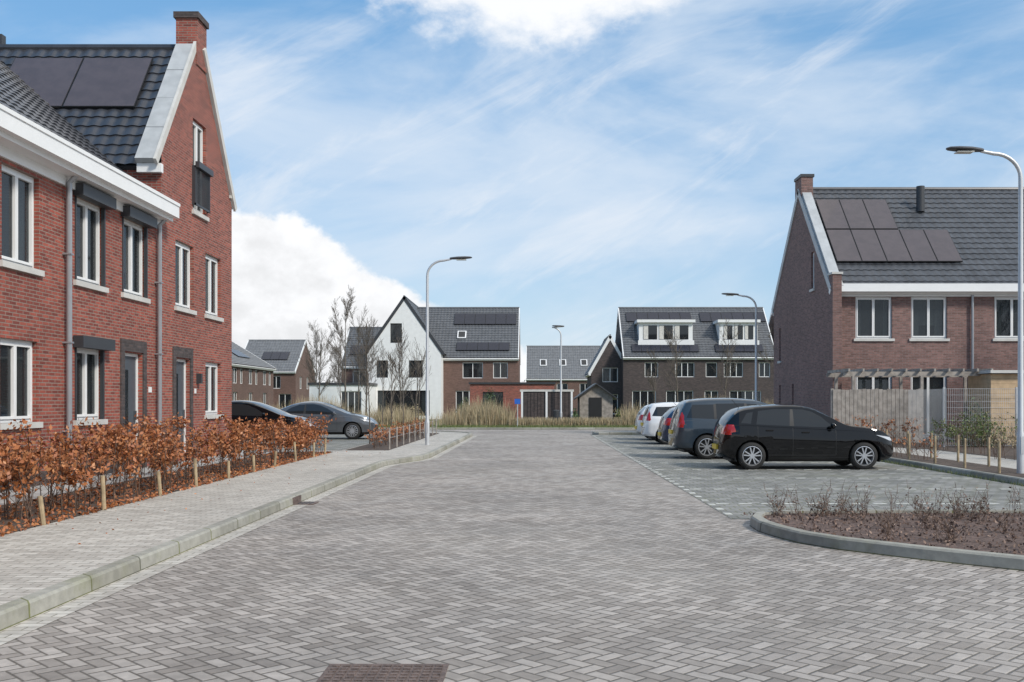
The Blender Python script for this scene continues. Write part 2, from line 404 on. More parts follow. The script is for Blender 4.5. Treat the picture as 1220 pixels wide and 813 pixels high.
for k in range(13):
    y=15.0+k*2.5
    if y>45: break
    x=2.75
    while x<8.7:
        B.box('m','whiteblk',x,x+.2,y,y+.09,.0045,.0085); x+=.42 if k else .34
y=13.6
while y<45: B.box('m','whiteblk',2.62,2.72,y,y+.2,.0045,.0085); y+=.62
B.done()
B=Build('drain_cover',(-.85,5.65,0))
B.box('frame','iron',-1.2,-.5,5.22,5.86,-.0,.006)
for i in range(11):
    for j in range(10):
        B.box('ribs','iron',-1.17+i*.06,-1.17+i*.06+.04,5.25+j*.06,5.25+j*.06+.035,.006,.013)
B.done()
B=Build('gully_grate',(-3.45,15,0))
B.box('grate','iron',-3.6,-3.3,14.9,15.3,-.0,.012)
for i in range(4): B.box('slot','plas',-3.56+i*.06,-3.53+i*.06,14.95,15.25,.012,.015)
B.box('kerb_inlet','iron',-3.63,-3.585,14.85,15.35,.01,.11)
B.done()
# ================================================================== LEFT BRICK HOUSES
XF=-8.5
B=Build('brick_house',(-11,15,0))
fr=Fr((XF,4,0),Y,Z,X)
def Lw(y0,y1,v0,v1,st='w2'): return (y0-4,y1-4,v0,v1,st)
ops=[Lw(15.9,17.1,3.8,5.38),Lw(18.45,19.7,3.8,5.38),Lw(20.57,21.85,3.8,5.38),Lw(15.85,17.05,1.2,2.57),Lw(18.45,19.65,1.2,2.57),
     Lw(20.65,21.6,.2,2.57,'door'),Lw(11.0,12.3,3.8,5.38),Lw(13.4,14.6,3.8,5.38),Lw(11,12.3,1.2,2.57),Lw(7,8.3,3.8,5.38)]
wall(B,'wall','brickL',fr,18.6,6.0,[o[:4] for o in ops])
for o in ops: window(B,fr,*o)
B.add('wall','brickL',[V((XF,4,0)),V((-18,4,0)),V((-18,4,6)),V((-13.4,4,10)),V((XF,4,6))],[(0,1,2,3,4)])
B.add('wall','brickL',[V((-18,4,0)),V((-18,22.6,0)),V((-18,22.6,6)),V((-18,4,6))],[(0,1,2,3)])
h=4.9;rise=4.05;L=math.hypot(h+.35,rise*(h+.35)/h);c=h/math.hypot(h,rise);s=rise/math.hypot(h,rise)
rf=Fr((XF+.35,4,6.05-.28),Y,V((-c,0,s)),V((s,0,c)))
roof(B,'roof','tile',rf,18.5,L,.3,.34)
k0=L/round(L/.34)*2
roof(B,'roof','tile',Fr(rf.P(18.5,k0,0),rf.u,rf.v,rf.n),2.7,L-k0,.3,.34)
rf2=Fr((-18.65,22.5,5.77),-Y,V((c,0,s)),V((-s,0,c)))
roof(B,'roof','tile',rf2,18.5,L,.3,.34)
B.box('gutter','white',XF+.002,XF+.33,4,22.55,5.62,5.70)
B.box('gutter','white',XF+.28,XF+.46,4,22.58,5.70,6.0)
B.box('gutter','white',XF+.3,XF+.48,4,22.59,5.96,6.03)
B.box('fascia','white',XF+.002,XF+.05,4,22.55,5.45,5.62)
for o in (ops[1],ops[2],ops[4]):
    B.box('roller_shutter_box','dark',o[0]-.1,o[1]+.1,o[3]-.02,o[3]+.2,.01,.2,fr)
    B.box('roller_shutter_box','dark',o[0]-.02,o[0]+.03,o[2],o[3]-.02,-.05,.02,fr); B.box('roller_shutter_box','dark',o[1]-.03,o[1]+.02,o[2],o[3]-.02,-.05,.02,fr)
B.box('door_surround','brickD',20.45-4,20.63-4,.1,2.6,.0,.03,fr);B.box('door_surround','brickD',21.62-4,21.8-4,.1,2.6,.0,.03,fr);B.box('door_surround','brickD',20.45-4,21.8-4,2.6,2.85,.0,.03,fr)
for y in (18.0,22.35):
    vs,fs=tube([(XF+.1,y,.1),(XF+.1,y,5.5),(XF+.3,y,5.72)],.05,10); B.add('drainpipe','zinc',vs,fs,True)
    for zz in (1,2.6,4.2): B.box('pipe_clip','zinc',XF,XF+.16,y-.06,y+.06,zz,zz+.03)
B.box('house_number','white',21.95-4,22.1-4,1.75,1.87,.0,.02,fr)
B.box('plinth','brickD',0,16.4,.05,.35,.0,.02,fr)
B.done()
# gable house
B=Build('brick_house',(-14,25.3,0))
G0,G1=22.62,27.75; GW=G1-G0; XG=-8.46
fr=Fr((XG,G0,0),Y,Z,X)
def Gw(y0,y1,v0,v1,st='w2'): return (y0-G0,y1-G0,v0,v1,st)
ops=[Gw(23.5,24.75,3.8,5.38),Gw(25.65,26.9,3.8,5.38),Gw(25.65,26.9,1.2,2.57),Gw(23.5,24.45,.2,2.57,'door'),Gw(24.7,25.7,6.3,8.6)]
wall(B,'wall','brickL',fr,GW,7.2,[o[:4] for o in ops],gable=10.75)
for o in ops: window(B,fr,*o)
B.box('wall','brickL',XG-.3,XG+.002,G1,G1+.12,.1,7.2); B.box('coping','conc',XG-.34,XG+.05,G1-.1,G1+.18,7.2,7.28)
half=GW/2; ev=6.95; rd=10.4; Ls=math.hypot(half,rd-ev); c=half/Ls; s=(rd-ev)/Ls
B.add('wall','brickL',[V((XG,G0,0)),V((-22,G0,0)),V((-22,G0,ev)),V((XG,G0,ev))],[(0,1,2,3)])
B.add('wall','brickL',[V((XG,G1,0)),V((-22,G1,0)),V((-22,G1,ev)),V((XG,G1,ev))],[(0,1,2,3)])
B.add('wall','brickL',[V((-22,G0,0)),V((-22,G1,0)),V((-22,G1,ev)),V((-22,(G0+G1)/2,rd)),V((-22,G0,ev))],[(0,1,2,3,4)])
rn=Fr((XG-.02,G0-.05,ev-.05),-X,V((0,c,s)),V((0,-s,c))); rs=Fr((-22.2,G1+.05,ev-.05),X,V((0,-c,s)),V((0,s,c)))
for q,(fa,a0) in enumerate(((rn,0),(rs,13.6))):
    roof(B,'roof','tile',Fr(fa.P(.3 if q==0 else 0,-.05,.05),fa.u,fa.v,fa.n),13.3,Ls+.1,.3,.34)
nseg=4
for i in range(nseg):
    b0=-.05+i*(Ls+.07)/nseg; b1=-.05+(i+1)*(Ls+.07)/nseg-.012
    B.box('parapet_flashing','cream',.0,.48,b0,b1,.12,.26+.004*(i%2),rn)
B.box('parapet_edge','conc',-.03,.04,-.12,Ls+.06,.14,.30,rn)
B.box('parapet_flashing','cream',13.3,13.75,-.05,Ls+.02,.12,.26,rs)
B.box('parapet_edge','conc',13.76,13.82,-.12,Ls+.06,.14,.33,rs)
panels(B,rn,1.0,1.95,2,1,1.72,1.95)
vs,fs=tube([(XG-.5,(G0+G1)/2,rd+.08),(-22,(G0+G1)/2,rd+.08)],.11,8); B.add('ridge','tile',vs,fs)
B.box('gutter','white',XG-.5,XG+.05,G0-.16,G0-.02,ev-.22,ev-.02)
cy=(G0+G1)/2+.1
B.box('chimney','brickL',XG-.5,XG+.03,cy-.36,cy+.36,10.0,11.15)
B.box('chimney_cap','brickD',XG-.55,XG+.08,cy-.41,cy+.41,11.15,11.3); B.box('chimney_cap','dark',XG-.45,XG-.05,cy-.28,cy+.28,11.3,11.35)
B.box('chimney_pot','dark',XG-5.2,XG-5.0,cy-.1,cy+.1,10.4,10.85)
o=ops[4]
for zz in (6.42,7.35): B.box('balcony_rail','dark',o[0]-.06,o[1]+.06,zz,zz+.05,.06,.09,fr)
k=o[0]-.05
while k<o[1]+.05: B.box('balcony_bar','dark',k,k+.02,6.42,7.35,.065,.085,fr); k+=.085
for k in (o[0]-.06,o[1]+.02): B.box('balcony_bar','dark',k,k+.04,6.42,7.4,.0,.09,fr)
B.box('roller_shutter_box','dark',o[0]-.05,o[1]+.05,7.35,7.5,.08,.18,fr)
B.box('door_surround','brickD',23.3-G0,23.48-G0,.1,2.6,.0,.03,fr);B.box('door_surround','brickD',24.47-G0,24.65-G0,.1,2.6,.0,.03,fr);B.box('door_surround','brickD',23.3-G0,24.65-G0,2.6,2.85,.0,.03,fr)
B.box('wall_lamp','dark',24.95-G0,25.07-G0,2.0,2.25,.0,.12,fr)
B.box('house_number','white',24.8-G0,24.9-G0,1.75,1.87,.0,.02,fr)
B.done()
# ================================================================== RIGHT BRICK HOUSE
B,frs=house('brick_house',11.28,27,38,46.8,6.0,10.45,'x','brickR',
 {'S':[(1.0,2.4,3.95,5.55),(3.12,4.5,3.95,5.55),(6.3,7.7,3.95,5.55),(1.0,2.4,1.0,2.6),(3.1,4.5,.2,2.6),(6.3,7.7,1.0,2.6)],
  'W':[(6.3,6.75,6.1,7.6,'w1'),(1.0,1.35,3.4,4.9,'w1'),(1.0,1.35,1.1,2.3,'w1'),(3.3,3.6,1.1,2.3,'w1')]},tile='tileR',tw=.3,tl=.34,ns=5,verge='cream')
f=frs['S']
panels(B,f,.5,1.45,5,1,.98,2.1); panels(B,f,.5,3.59,3,1,.98,2.1)
B.box('parapet_flashing','cream',.02,.4,-.1,6.4,.1,.2,f)
B.box('parapet_flashing','cream',15.3,15.7,-.1,6.4,.1,.2,frs['N'])
B.box('gutter','white',11.28,27.1,37.55,37.99,5.7,6.0); B.box('fascia','white',11.35,27,37.93,37.995,5.55,5.7)
B.box('chimney','brickR',11.26,11.75,41.9,42.9,10.2,11.0); B.box('chimney_cap','dark',11.22,11.8,41.86,42.94,11.0,11.12)
B.box('wall','brickR',11.26,11.6,37.5,37.99,.1,6.35); B.box('coping','conc',11.22,11.64,37.46,38.03,6.35,6.43)
vs,fs=tube([(16.0,41.2,9.4),(16.0,41.2,10.45)],.17,12); B.add('roof_vent','dark',vs,fs,True)
vs,fs=tube([(16.7,37.9,.1),(16.7,37.9,5.6)],.05,8); B.add('drainpipe','zinc',vs,fs,True)
B.done()
# ================================================================== BACKGROUND HOUSES
B,frs=house('white_gable_house',-14.4,-8.0,86,98,5.9,10.5,'y','whitewall',
 {'S':[(2.0,3.0,6.6,8.3,'w1'),(.8,1.8,3.6,5.1,'w1'),(3.6,4.8,3.6,5.1,'w2'),(.9,5.4,.3,2.5,'w4')],'E':[(2,4,1,2.5)]},detail=False,gutter=False,verge='dark',frame='dark'); B.done()
B,frs=house('brick_house',-11.5,-1.35,88,98,5.5,10.15,'x','brickB',
 {'S':[(5.2,7.0,3.6,5.0,'w2'),(7.9,9.2,3.6,5.0,'w2'),(4.6,6.4,.3,2.5,'w3'),(7.4,9.5,.3,2.5,'w3')],'E':[(2,3,3.6,5)]},detail=False)
panels(B,frs['S'],4.2,4.6,6,1,.95,1.6,'solarB'); panels(B,frs['S'],4.6,.9,5,1,.95,1.1,'solarB')
B.box('skylight','white',4.6,5.4,2.6,3.6,.06,.16,frs['S']); B.box('skylight_glass','cglass',4.7,5.3,2.7,3.5,.16,.17,frs['S']); B.done()
B,frs=house('brick_house',-17.2,-13.0,89,97,4.8,8.3,'x','brickB',{'S':[(1,2.2,3.1,4.3),(1,3,.4,2.4,'w3')]},detail=False)
panels(B,frs['S'],.6,1.5,3,1,.95,1.3,'solarB'); B.done()
B=Build('white_garage',(-16,84,0)); fr=sidefr('S',-18.5,-13.6,82,87); o=[(2.6,4.3,.3,2.4)]
for s_ in 'SNWE': wall(B,'wall','whitewall',sidefr(s_,-18.5,-13.6,82,87),4.9 if s_ in 'SN' else 5,2.9,o if s_=='S' else [])
window(B,fr,*o[0],'w3',detail=False,sill=False); B.box('flat_roof','dark',-18.6,-13.5,81.9,87.1,2.9,3.1); B.done()
B,frs=house('terraced_brick_house',7.9,21.4,88,98,5.6,10.15,'x','brickD',
 {'S':[(1.9,3.1,3.7,5.0),(4.6,6.3,3.7,5.0,'w3'),(7.3,8.3,3.7,5.0,'w1'),(8.9,10.6,3.7,5.0,'w3'),(12,13,3.7,5),(.8,2.9,.3,2.5,'w3'),(3.8,6.2,.3,2.5,'w3'),(7.2,8.4,.3,2.5,'w2'),(9.4,12.2,.3,2.5,'w4')],
  'W':[(3,4,3.6,5,'w1'),(6,7,3.6,5,'w1')]},detail=False)
f=frs['S']
for a0,a1 in ((1.5,6.3),(8.7,12.1)):
    y0=89.0
    B.box('dormer','white',7.9+a0,7.9+a1,y0,92.5,6.6,8.6); B.box('dormer_roof','white',7.9+a0-.2,7.9+a1+.2,y0-.3,93,8.6,8.85)
    B.box('dormer_balustrade','white',7.9+a0-.1,7.9+a1+.1,y0-.25,y0-.2,6.6,7.0)
    n=3
    for i in range(n):
        w=(a1-a0-.6)/n; x=7.9+a0+.3+i*w
        B.box('dormer_window','cglass',x+.08,x+w-.08,y0-.03,y0-.0,7.1,8.35)
        B.box('dormer_curtain','curtain',x+.1,x+.1+w*.3,y0-.045,y0-.035,7.12,8.33)
panels(B,f,.6,4.9,6,1,1.0,1.35,'solarB'); panels(B,f,7.4,4.9,6,1,1.0,1.35,'solarB'); panels(B,f,.8,.55,7,1,.85,1.0,'solarB'); panels(B,f,8.2,.55,5,1,.85,1.0,'solarB')
B.done()
B,frs=house('brick_house',5.2,8.6,90,97,4.4,7.4,'y','brickD',{'S':[(1,2.4,3.3,4.6),(1,2.4,.4,2.2)]},detail=False,verge='white'); B.done()
B,frs=house('brick_house',22.3,33,88,98,5.6,10.15,'x','brickB',{'S':[(1,2.4,3.7,5),(4,5.4,3.7,5),(1,3.4,.4,2.4,'w3')]},detail=False); B.done()
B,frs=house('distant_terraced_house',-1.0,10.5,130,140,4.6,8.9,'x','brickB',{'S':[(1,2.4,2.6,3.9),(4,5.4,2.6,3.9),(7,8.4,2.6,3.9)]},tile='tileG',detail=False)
for a in (1.8,4.4,7.2): B.box('skylight','white',a,a+.9,2.6,3.9,.05,.14,frs['S']); B.box('skylight_glass','cglass',a+.12,a+.78,2.72,3.78,.14,.16,frs['S'])
B.done()
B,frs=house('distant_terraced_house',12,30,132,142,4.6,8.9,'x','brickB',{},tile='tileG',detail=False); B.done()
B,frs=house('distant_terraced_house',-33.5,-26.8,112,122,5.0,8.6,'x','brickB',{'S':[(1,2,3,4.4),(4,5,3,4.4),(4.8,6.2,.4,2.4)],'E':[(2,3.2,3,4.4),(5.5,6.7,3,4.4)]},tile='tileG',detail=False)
panels(B,frs['S'],2.4,2.2,3,1,1.0,1.6,'solarB'); B.done()
o=[]
for k in range(4): o+=[(1+k*5,2.4+k*5,3.2,4.6),(3.2+k*5,4.2+k*5,3.2,4.6),(1+k*5,2.4+k*5,.8,2.4)]
B,frs=house('distant_terraced_house',-37,-27.2,84,104,5.0,8.0,'y','brickB',{'E':o,'S':[(3,4,3,4.4)]},tile='tileG',detail=False)
for k in range(2): panels(B,frs['E'],2+k*9,1.5,4,1,1.0,1.5,'solarB')
B.done()
B=Build('brick_annex',(-2,79,0))
for s_ in 'SNWE': wall(B,'wall','brickL',sidefr(s_,-5,1.6,78,82),6.6 if s_ in 'SN' else 4,2.9,[(1.0,2.6,.3,2.3)] if s_=='S' else [])
window(B,sidefr('S',-5,1.6,78,82),1.0,2.6,.3,2.3,'w2',detail=False,sill=False,frame='dark'); B.box('flat_roof','dark',-5.1,1.7,77.9,82.1,2.9,3.05); B.done()
B=Build('garage_shed',(.8,62,0))
B.box('wall','dark',-.75,2.35,61,65,.05,2.15); B.box('roof','conc',-.85,2.45,60.9,65.1,2.15,2.28)
for x in (-.78,.72,2.26): B.box('post','white',x,x+.12,60.9,61.0,.05,2.15)
for i in range(14):
    if i!=6: B.box('cladding','brickD',-.6+i*.21,-.6+i*.21+.18,60.95,61.0,.1,2.1)
B.done()
B=Build('garden_shed',(4,64,0))
B.box('wall','wood',2.9,5.0,63,66,.05,1.9)
B.add('gable','wood',[V((2.9,63,1.9)),V((5.0,63,1.9)),V((3.95,63,2.6))],[(0,1,2)])
for sg in (1,-1):
    B.add('roof','dark',[V((3.95-sg*1.35,62.7,1.75)),V((3.95,62.7,2.72)),V((3.95,66.3,2.72)),V((3.95-sg*1.35,66.3,1.75)),V((3.95-sg*1.35,62.7,1.67)),V((3.95,62.7,2.62)),V((3.95,66.3,2.62)),V((3.95-sg*1.35,66.3,1.67))],[(0,1,2,3),(4,5,6,7),(0,1,5,4)])
B.box('door','plas',3.5,4.3,62.95,63,.1,1.8); B.done()
# ================================================================== FENCES
B=Build('wooden_fence',(12,35,0))
x=10.4
while x<13.4: B.box('board','wood',x,x+.13,34.6,34.63,.12,1.95+.04*random.random()); x+=.145
for x in (10.35,11.9,13.4): B.box('post','wood',x,x+.09,34.64,34.73,.1,2.0)
B.box('rail','wood',10.35,13.5,34.63,34.66,.5,.58);B.box('rail','wood',10.35,13.5,34.63,34.66,1.5,1.58); B.done()
B=Build('mesh_fence',(15,31,0))
for x in np.arange(13,20.1,.06): B.box('wire','galv',x,x+.006,31.5,31.506,.15,1.95)
for z in np.arange(.15,1.96,.2): B.box('wire','galv',13,20.1,31.507,31.514,z,z+.008)
for y in np.arange(31.5,34.6,.06): B.box('wire','galv',13,13.006,y,y+.006,.15,1.95)
for x in (13,15.3,17.6,19.9): B.box('post','galv',x-.03,x+.03,31.52,31.58,.1,2.0)
B.done()
B=Build('pergola',(14,35.5,0))
for x in (11.2,13.6,16): 
    for y in (35,37): B.box('post','wood',x,x+.1,y,y+.1,.1,2.45)
for y in (35,37): B.box('beam','wood',10.9,16.4,y,y+.08,2.45,2.6)
for x in np.arange(11,16.4,.5): B.box('rafter','wood',x,x+.06,34.8,37.3,2.6,2.7)
B.done()
B=Build('garden_shed',(17,35.5,0)); 
for i in range(14): B.box('cladding','woodL',15.7,18.2,34.2-.01*(i%2),36,.12+i*.17,.12+i*.17+.165)
B.box('roof','conc',15.6,18.3,34.0,36.1,2.52,2.62); B.done()
# ================================================================== STREET LAMPS
def lamp(x,y,h,side,arm=1.35):
    B=Build('street_lamp',(x,y,.1)); 
    path=[(x,y,.05),(x,y,.9),(x,y,.95),(x,y,h-.55)]; rad=[.075,.075,.058,.045]
    for i in range(1,9):
        a=math.pi/2*i/8; path.append((x+side*.55*(1-math.cos(a)),y,h-.55+.5*math.sin(a))); rad.append(.04)
    path.append((x+side*(arm-.55),y,h)); rad.append(.032)
    vs,fs=tube(path,rad,12); B.add('pole','galv',vs,fs,True)
    vs=[];fs=[];n=12
    for t,w,hh in ((0,.04,.04),(.06,.07,.05),(.25,.14,.06),(.5,.15,.055),(.68,.11,.04),(.74,.04,.02)):
        px=x+side*(arm-.6+t)
        for k in range(n):
            a=2*math.pi*k/n; vs.append((px,y+w*math.cos(a),h+.01+hh*(math.sin(a) if math.sin(a)>0 else .6*math.sin(a))+t*.05))
    for i in range(5):
        for k in range(n): fs.append((i*n+k,i*n+(k+1)%n,(i+1)*n+(k+1)%n,(i+1)*n+k))
    fs+= [tuple(range(n)),tuple(range(5*n,6*n))]
    B.add('lamp_head','lampc',vs,fs,True)
    a,b=sorted((x+side*(arm-.38),x+side*(arm-.05))); B.box('lens','lens',a,b,y-.1,y+.1,h-.035,h-.018)
    B.box('hatch','galv',x-.03,x+.03,y-.082,y-.07,.5,.85)
    B.done()
lamp(-3.55,33.2,6.3,1); lamp(9.78,20,6.58,-1,1.35); lamp(9.6,43,6.15,-1); lamp(1.65,60.5,6.1,-1,.4)
# ================================================================== CARS
def in_poly(p,poly):
    x,y=p;c=False;j=len(poly)-1
    for i in range(len(poly)):
        xi,yi=poly[i];xj,yj=poly[j]
        if (yi>y)!=(yj>y) and x<(xj-xi)*(y-yi)/(yj-yi)+xi: c=not c
        j=i
    return c
def car(name,loc,head,L,W,H,kind,paint,plate=True):
    P={'hatch':dict(
        top=[(0,.60),(.008,.80),(.02,.98),(.045,1.12),(.10,1.32),(.14,1.38),(.22,1.42),(.35,1.452),(.45,1.445),(.52,1.40),(.58,1.29),(.64,1.15),(.70,1.01),(.75,.965),(.85,.925),(.92,.86),(.965,.76),(.985,.68),(1,.56)],
        belt=[(0,.56),(.008,.76),(.02,.90),(.06,1.0),(.15,1.0),(.3,.96),(.5,.92),(.68,.885),(.75,.875),(.85,.84),(.92,.78),(.965,.69),(.985,.62),(1,.51)],
        win=[[(.115,1.05),(.17,1.035),(.185,1.30),(.15,1.27)],[(.20,1.02),(.385,.985),(.395,1.36),(.30,1.36),(.215,1.32)],[(.41,.98),(.635,.95),(.62,1.0),(.565,1.19),(.515,1.305),(.465,1.355),(.41,1.36)]],
        ws=(.535,.70),rw=(1.0,1.30),ax=(.175,.80),doors=(.205,.40,.64),tail=(0,.085,.78,1.02),hl=(.865,.975,.64,.81)),
     'mpv':dict(
        top=[(0,.62),(.008,.85),(.02,1.08),(.04,1.3),(.065,1.5),(.09,1.56),(.2,1.605),(.35,1.615),(.5,1.57),(.58,1.46),(.68,1.25),(.78,1.05),(.87,.97),(.94,.87),(.98,.74),(1,.6)],
        belt=[(0,.58),(.008,.8),(.02,.98),(.06,1.03),(.15,1.03),(.3,1.0),(.5,.97),(.7,.93),(.78,.92),(.87,.87),(.94,.79),(.98,.68),(1,.55)],
        win=[[(.07,1.1),(.235,1.07),(.235,1.46),(.11,1.45)],[(.25,1.065),(.42,1.04),(.42,1.49),(.25,1.48)],[(.435,1.035),(.70,1.0),(.67,1.08),(.56,1.35),(.49,1.47),(.435,1.485)]],
        ws=(.53,.765),rw=(1.08,1.46),ax=(.19,.80),doors=(.24,.428,.70),tail=(0,.06,.85,1.25),hl=(.88,.98,.68,.88)),
     'sedan':dict(
        top=[(0,.58),(.008,.75),(.02,.92),(.05,1.0),(.12,1.06),(.2,1.21),(.27,1.33),(.36,1.41),(.46,1.425),(.54,1.37),(.62,1.24),(.70,1.09),(.755,.98),(.85,.90),(.93,.81),(.975,.70),(1,.56)],
        belt=[(0,.54),(.008,.7),(.02,.86),(.06,.93),(.15,.95),(.3,.94),(.5,.91),(.7,.88),(.755,.87),(.85,.82),(.93,.73),(.975,.64),(1,.51)],
        win=[[(.19,1.0),(.37,.975),(.38,1.325),(.33,1.31),(.26,1.2)],[(.392,.97),(.665,.935),(.65,.98),(.58,1.17),(.52,1.285),(.46,1.335),(.392,1.335)]],
        ws=(.545,.745),rw=(1.05,1.3),ax=(.175,.80),doors=(.23,.386,.665),tail=(0,.085,.72,.93),hl=(.865,.975,.62,.80))}[kind]
    sz=H/max(z for _,z in P['top'])
    N=90; t=.5-.5*np.cos(np.pi*np.arange(N)/(N-1)); t=.55*t+.45*np.arange(N)/(N-1)
    def cv(pts,k=2):
        a=np.interp(t,[p[0] for p in pts],[p[1] for p in pts]); 
        for _ in range(k*2):
            b=a.copy(); b[1:-1]=.25*a[:-2]+.5*a[1:-1]+.25*a[2:]; a=b
        return a
    top=cv(P['top'])*sz; belt=cv(P['belt'])*sz; belt=np.minimum(belt,top-.035)
    zb=cv([(0,.34),(.03,.27),(.1,.2),(.9,.18),(.97,.22),(1,.3)])
    w=cv([(0,.70),(.012,.82),(.04,.91),(.1,.965),(.2,.99),(.5,1.),(.8,.985),(.88,.96),(.94,.89),(.98,.77),(1,.60)])*W/2
    bm=bmesh.new(); rings=[]
    for i in range(N):
        g=top[i]-belt[i]; ww=w[i]; b=belt[i]; z0=zb[i]; gh=b-z0
        pts=[(0,z0),(.6*ww,z0),(.9*ww,z0+.03),(.965*ww,z0+.1*gh+.02),(.975*ww,z0+.3*gh),(.985*ww,z0+.45*gh),(.995*ww,z0+.60*gh),(1.0*ww,z0+.74*gh),(.985*ww,z0+.80*gh),(.978*ww,z0+.9*gh),(.955*ww,b-.008),(.925*ww,b+.006)]
        ye=.925*ww
        for f_ in (.2,.4,.6,.8,.92): pts.append((ye-(.36*g)*f_**1.25, b+g*f_*.97+.004))
        yr=ye-.36*g
        pts+= [(yr*.95-.02*min(1,g*3),b+.985*g),(yr*.8,b+g*1.0+.006),(yr*.45,b+g+.022),(0,b+g+.03)]
        full=[(y,z) for y,z in pts]+[(-y,z) for y,z in pts[-2:0:-1]]
        x=(t[i]-.5)*L
        ring=[]
        for y,z in full:
            e=0
            if t[i]<.1: e=.10*(abs(y)/(W/2))**2.5*(1-t[i]/.1)
            if t[i]>.9: e=-.16*(abs(y)/(W/2))**2.5*(t[i]-.9)/.1
            ring.append(bm.verts.new((x+e,y,z)))
        rings.append(ring)
    n=len(rings[0])
    for i in range(N-1):
        for k in range(n):
            k2=(k+1)%n
            bm.faces.new((rings[i][k],rings[i][k2],rings[i+1][k2],rings[i+1][k]))
    for ring in (rings[0],rings[-1]):
        c_=V((0,0,0)); 
        for v in ring: c_+=v.co
        cc=bm.verts.new(c_/n)
        for k in range(n): bm.faces.new((ring[k],ring[(k+1)%n],cc))
    bmesh.ops.recalc_face_normals(bm,faces=bm.faces[:])
    for f in bm.faces: f.smooth=True
    mats=[M[paint],M['cglass'],M['plas'],M['red'],M['lite'],M['chrome']]
    def paintp(poly,mi,ax,filt,delete=False):
        i0,i1=ax
        a0=min(p[0] for p in poly)-.02;a1=max(p[0] for p in poly)+.02;b0=min(p[1] for p in poly)-.02;b1=max(p[1] for p in poly)+.02
        def near():
            r=[]
            for f in bm.faces:
                c=f.calc_center_median()
                if not filt(f,c): continue
                xs=[v.co[i0] for v in f.verts];ys=[v.co[i1] for v in f.verts]
                if max(xs)<a0 or min(xs)>a1 or max(ys)<b0 or min(ys)>b1: continue
                r.append(f)
            return r
        for i in range(len(poly)):
            p=poly[i];q=poly[(i+1)%len(poly)]
            co=V((0,0,0));co[i0]=p[0];co[i1]=p[1]; d=V((0,0,0));d[i0]=q[0]-p[0];d[i1]=q[1]-p[1]
            if d.length<1e-6: continue
            no=V((0,0,0));no[i0]=-d[i1];no[i1]=d[i0]; no.normalize()
            fl=near()
            ge=set(fl)
            for f in fl: ge.update(f.edges); ge.update(f.verts)
            bmesh.ops.bisect_plane(bm,geom=list(ge),plane_co=co,plane_no=no,dist=1e-5)
        sel=[]
        for f in near():
            c=f.calc_center_median()
            if in_poly((c[i0],c[i1]),poly): sel.append(f)
        if delete: bmesh.ops.delete(bm,geom=sel,context='FACES')
        else:
            for f in sel: f.material_index=mi
    bm.normal_update()
    tx=lambda q:(q-.5)*L
    side=lambda f,c: abs(f.normal.y)>.3
    paintp([(tx(.0)-.1,0),(tx(1)+.1,0),(tx(1)+.1,.27),(tx(.0)-.1,.30)],2,(0,2),lambda f,c:True)
    wlen=[[ (tx(a),z*sz) for a,z in pl] for pl in P['win']]
    for i in range(len(wlen)-1):
        r_=sorted(wlen[i],key=lambda p:-p[0])[:2]; l_=sorted(wlen[i+1],key=lambda p:p[0])[:2]
        r_.sort(key=lambda p:p[1]); l_.sort(key=lambda p:p[1])
        if kind!='hatch' or i>0: paintp([r_[0],l_[0],l_[1],r_[1]],2,(0,2),side)
    for pl in wlen: paintp(pl,1,(0,2),side)
    a,b=P['ws']; yb=W/2*.80; yt=W/2*.64
    paintp([(tx(a),-yt),(tx(b),-yb),(tx(b)+.03,0),(tx(b),yb),(tx(a),yt)],1,(0,1),lambda f,c:f.normal.z>.3 and f.normal.x>.1)
    z0,z1=[q*sz for q in P['rw']]
    paintp([(-W/2*.74,z0),(W/2*.74,z0),(W/2*.60,z1),(-W/2*.60,z1)],1,(1,2),lambda f,c:f.normal.x<-.25 and c.x<tx(.3))
    a,b,c0,c1=P['tail']; 
    for sg in (1,-1):
        if kind=='mpv': pl=[(sg*W*.36,c0),(sg*W*.52,c0),(sg*W*.52,c1),(sg*W*.40,c1)]
        else: pl=[(sg*W*.27,c0+.03),(sg*W*.52,c0),(sg*W*.52,c1),(sg*W*.31,c1-.03)]
        paintp(pl,3,(1,2),lambda f,c:c.x<tx(b) and f.normal.x<-.35)
    paintp([(tx(a)-.05,c0),(tx(b)*1.,c0+.08),(tx(b)-.04,c1),(tx(a)-.05,c1)],3,(0,2),lambda f,c: abs(f.normal.y)>.25 and abs(c.y)>W*.3)
    a,b,c0,c1=P['hl']; paintp([(tx(a),c1-.02),(tx(b)-.1,c0+.02),(tx(b)+.1,c0),(tx(b)+.1,c1-.1)],4,(0,2),lambda f,c:abs(c.y)>W*.25 and c.z>.5)
    zlo=.33
    for i,q in enumerate(P['doors']):
        x=tx(q); bt=np.interp(q,t,belt)
        pl=[(x,zlo),(x+.009,zlo),(x+.009,bt),(x,bt)]
        if i==0: pl=[(x,.66),(x+.009,.66),(x+.009,bt),(x,bt)]
        paintp(pl,2,(0,2),side)
    paintp([(tx(P['doors'][0])+.1,zlo),(tx(P['doors'][2]),zlo),(tx(P['doors'][2]),zlo+.009),(tx(P['doors'][0])+.1,zlo+.009)],2,(0,2),side)
    paintp([(-W*.36,.60),(W*.36,.60),(W*.36,.61),(-W*.36,.61)],2,(1,2),lambda f,c:f.normal.x<-.4)
    paintp([(-W*.30,.30),(W*.30,.30),(W*.30,.58*.9),(-W*.30,.58*.9)],2,(1,2),lambda f,c:f.normal.x>.4 and c.x>0)
    R=.315 if kind!='mpv' else .33
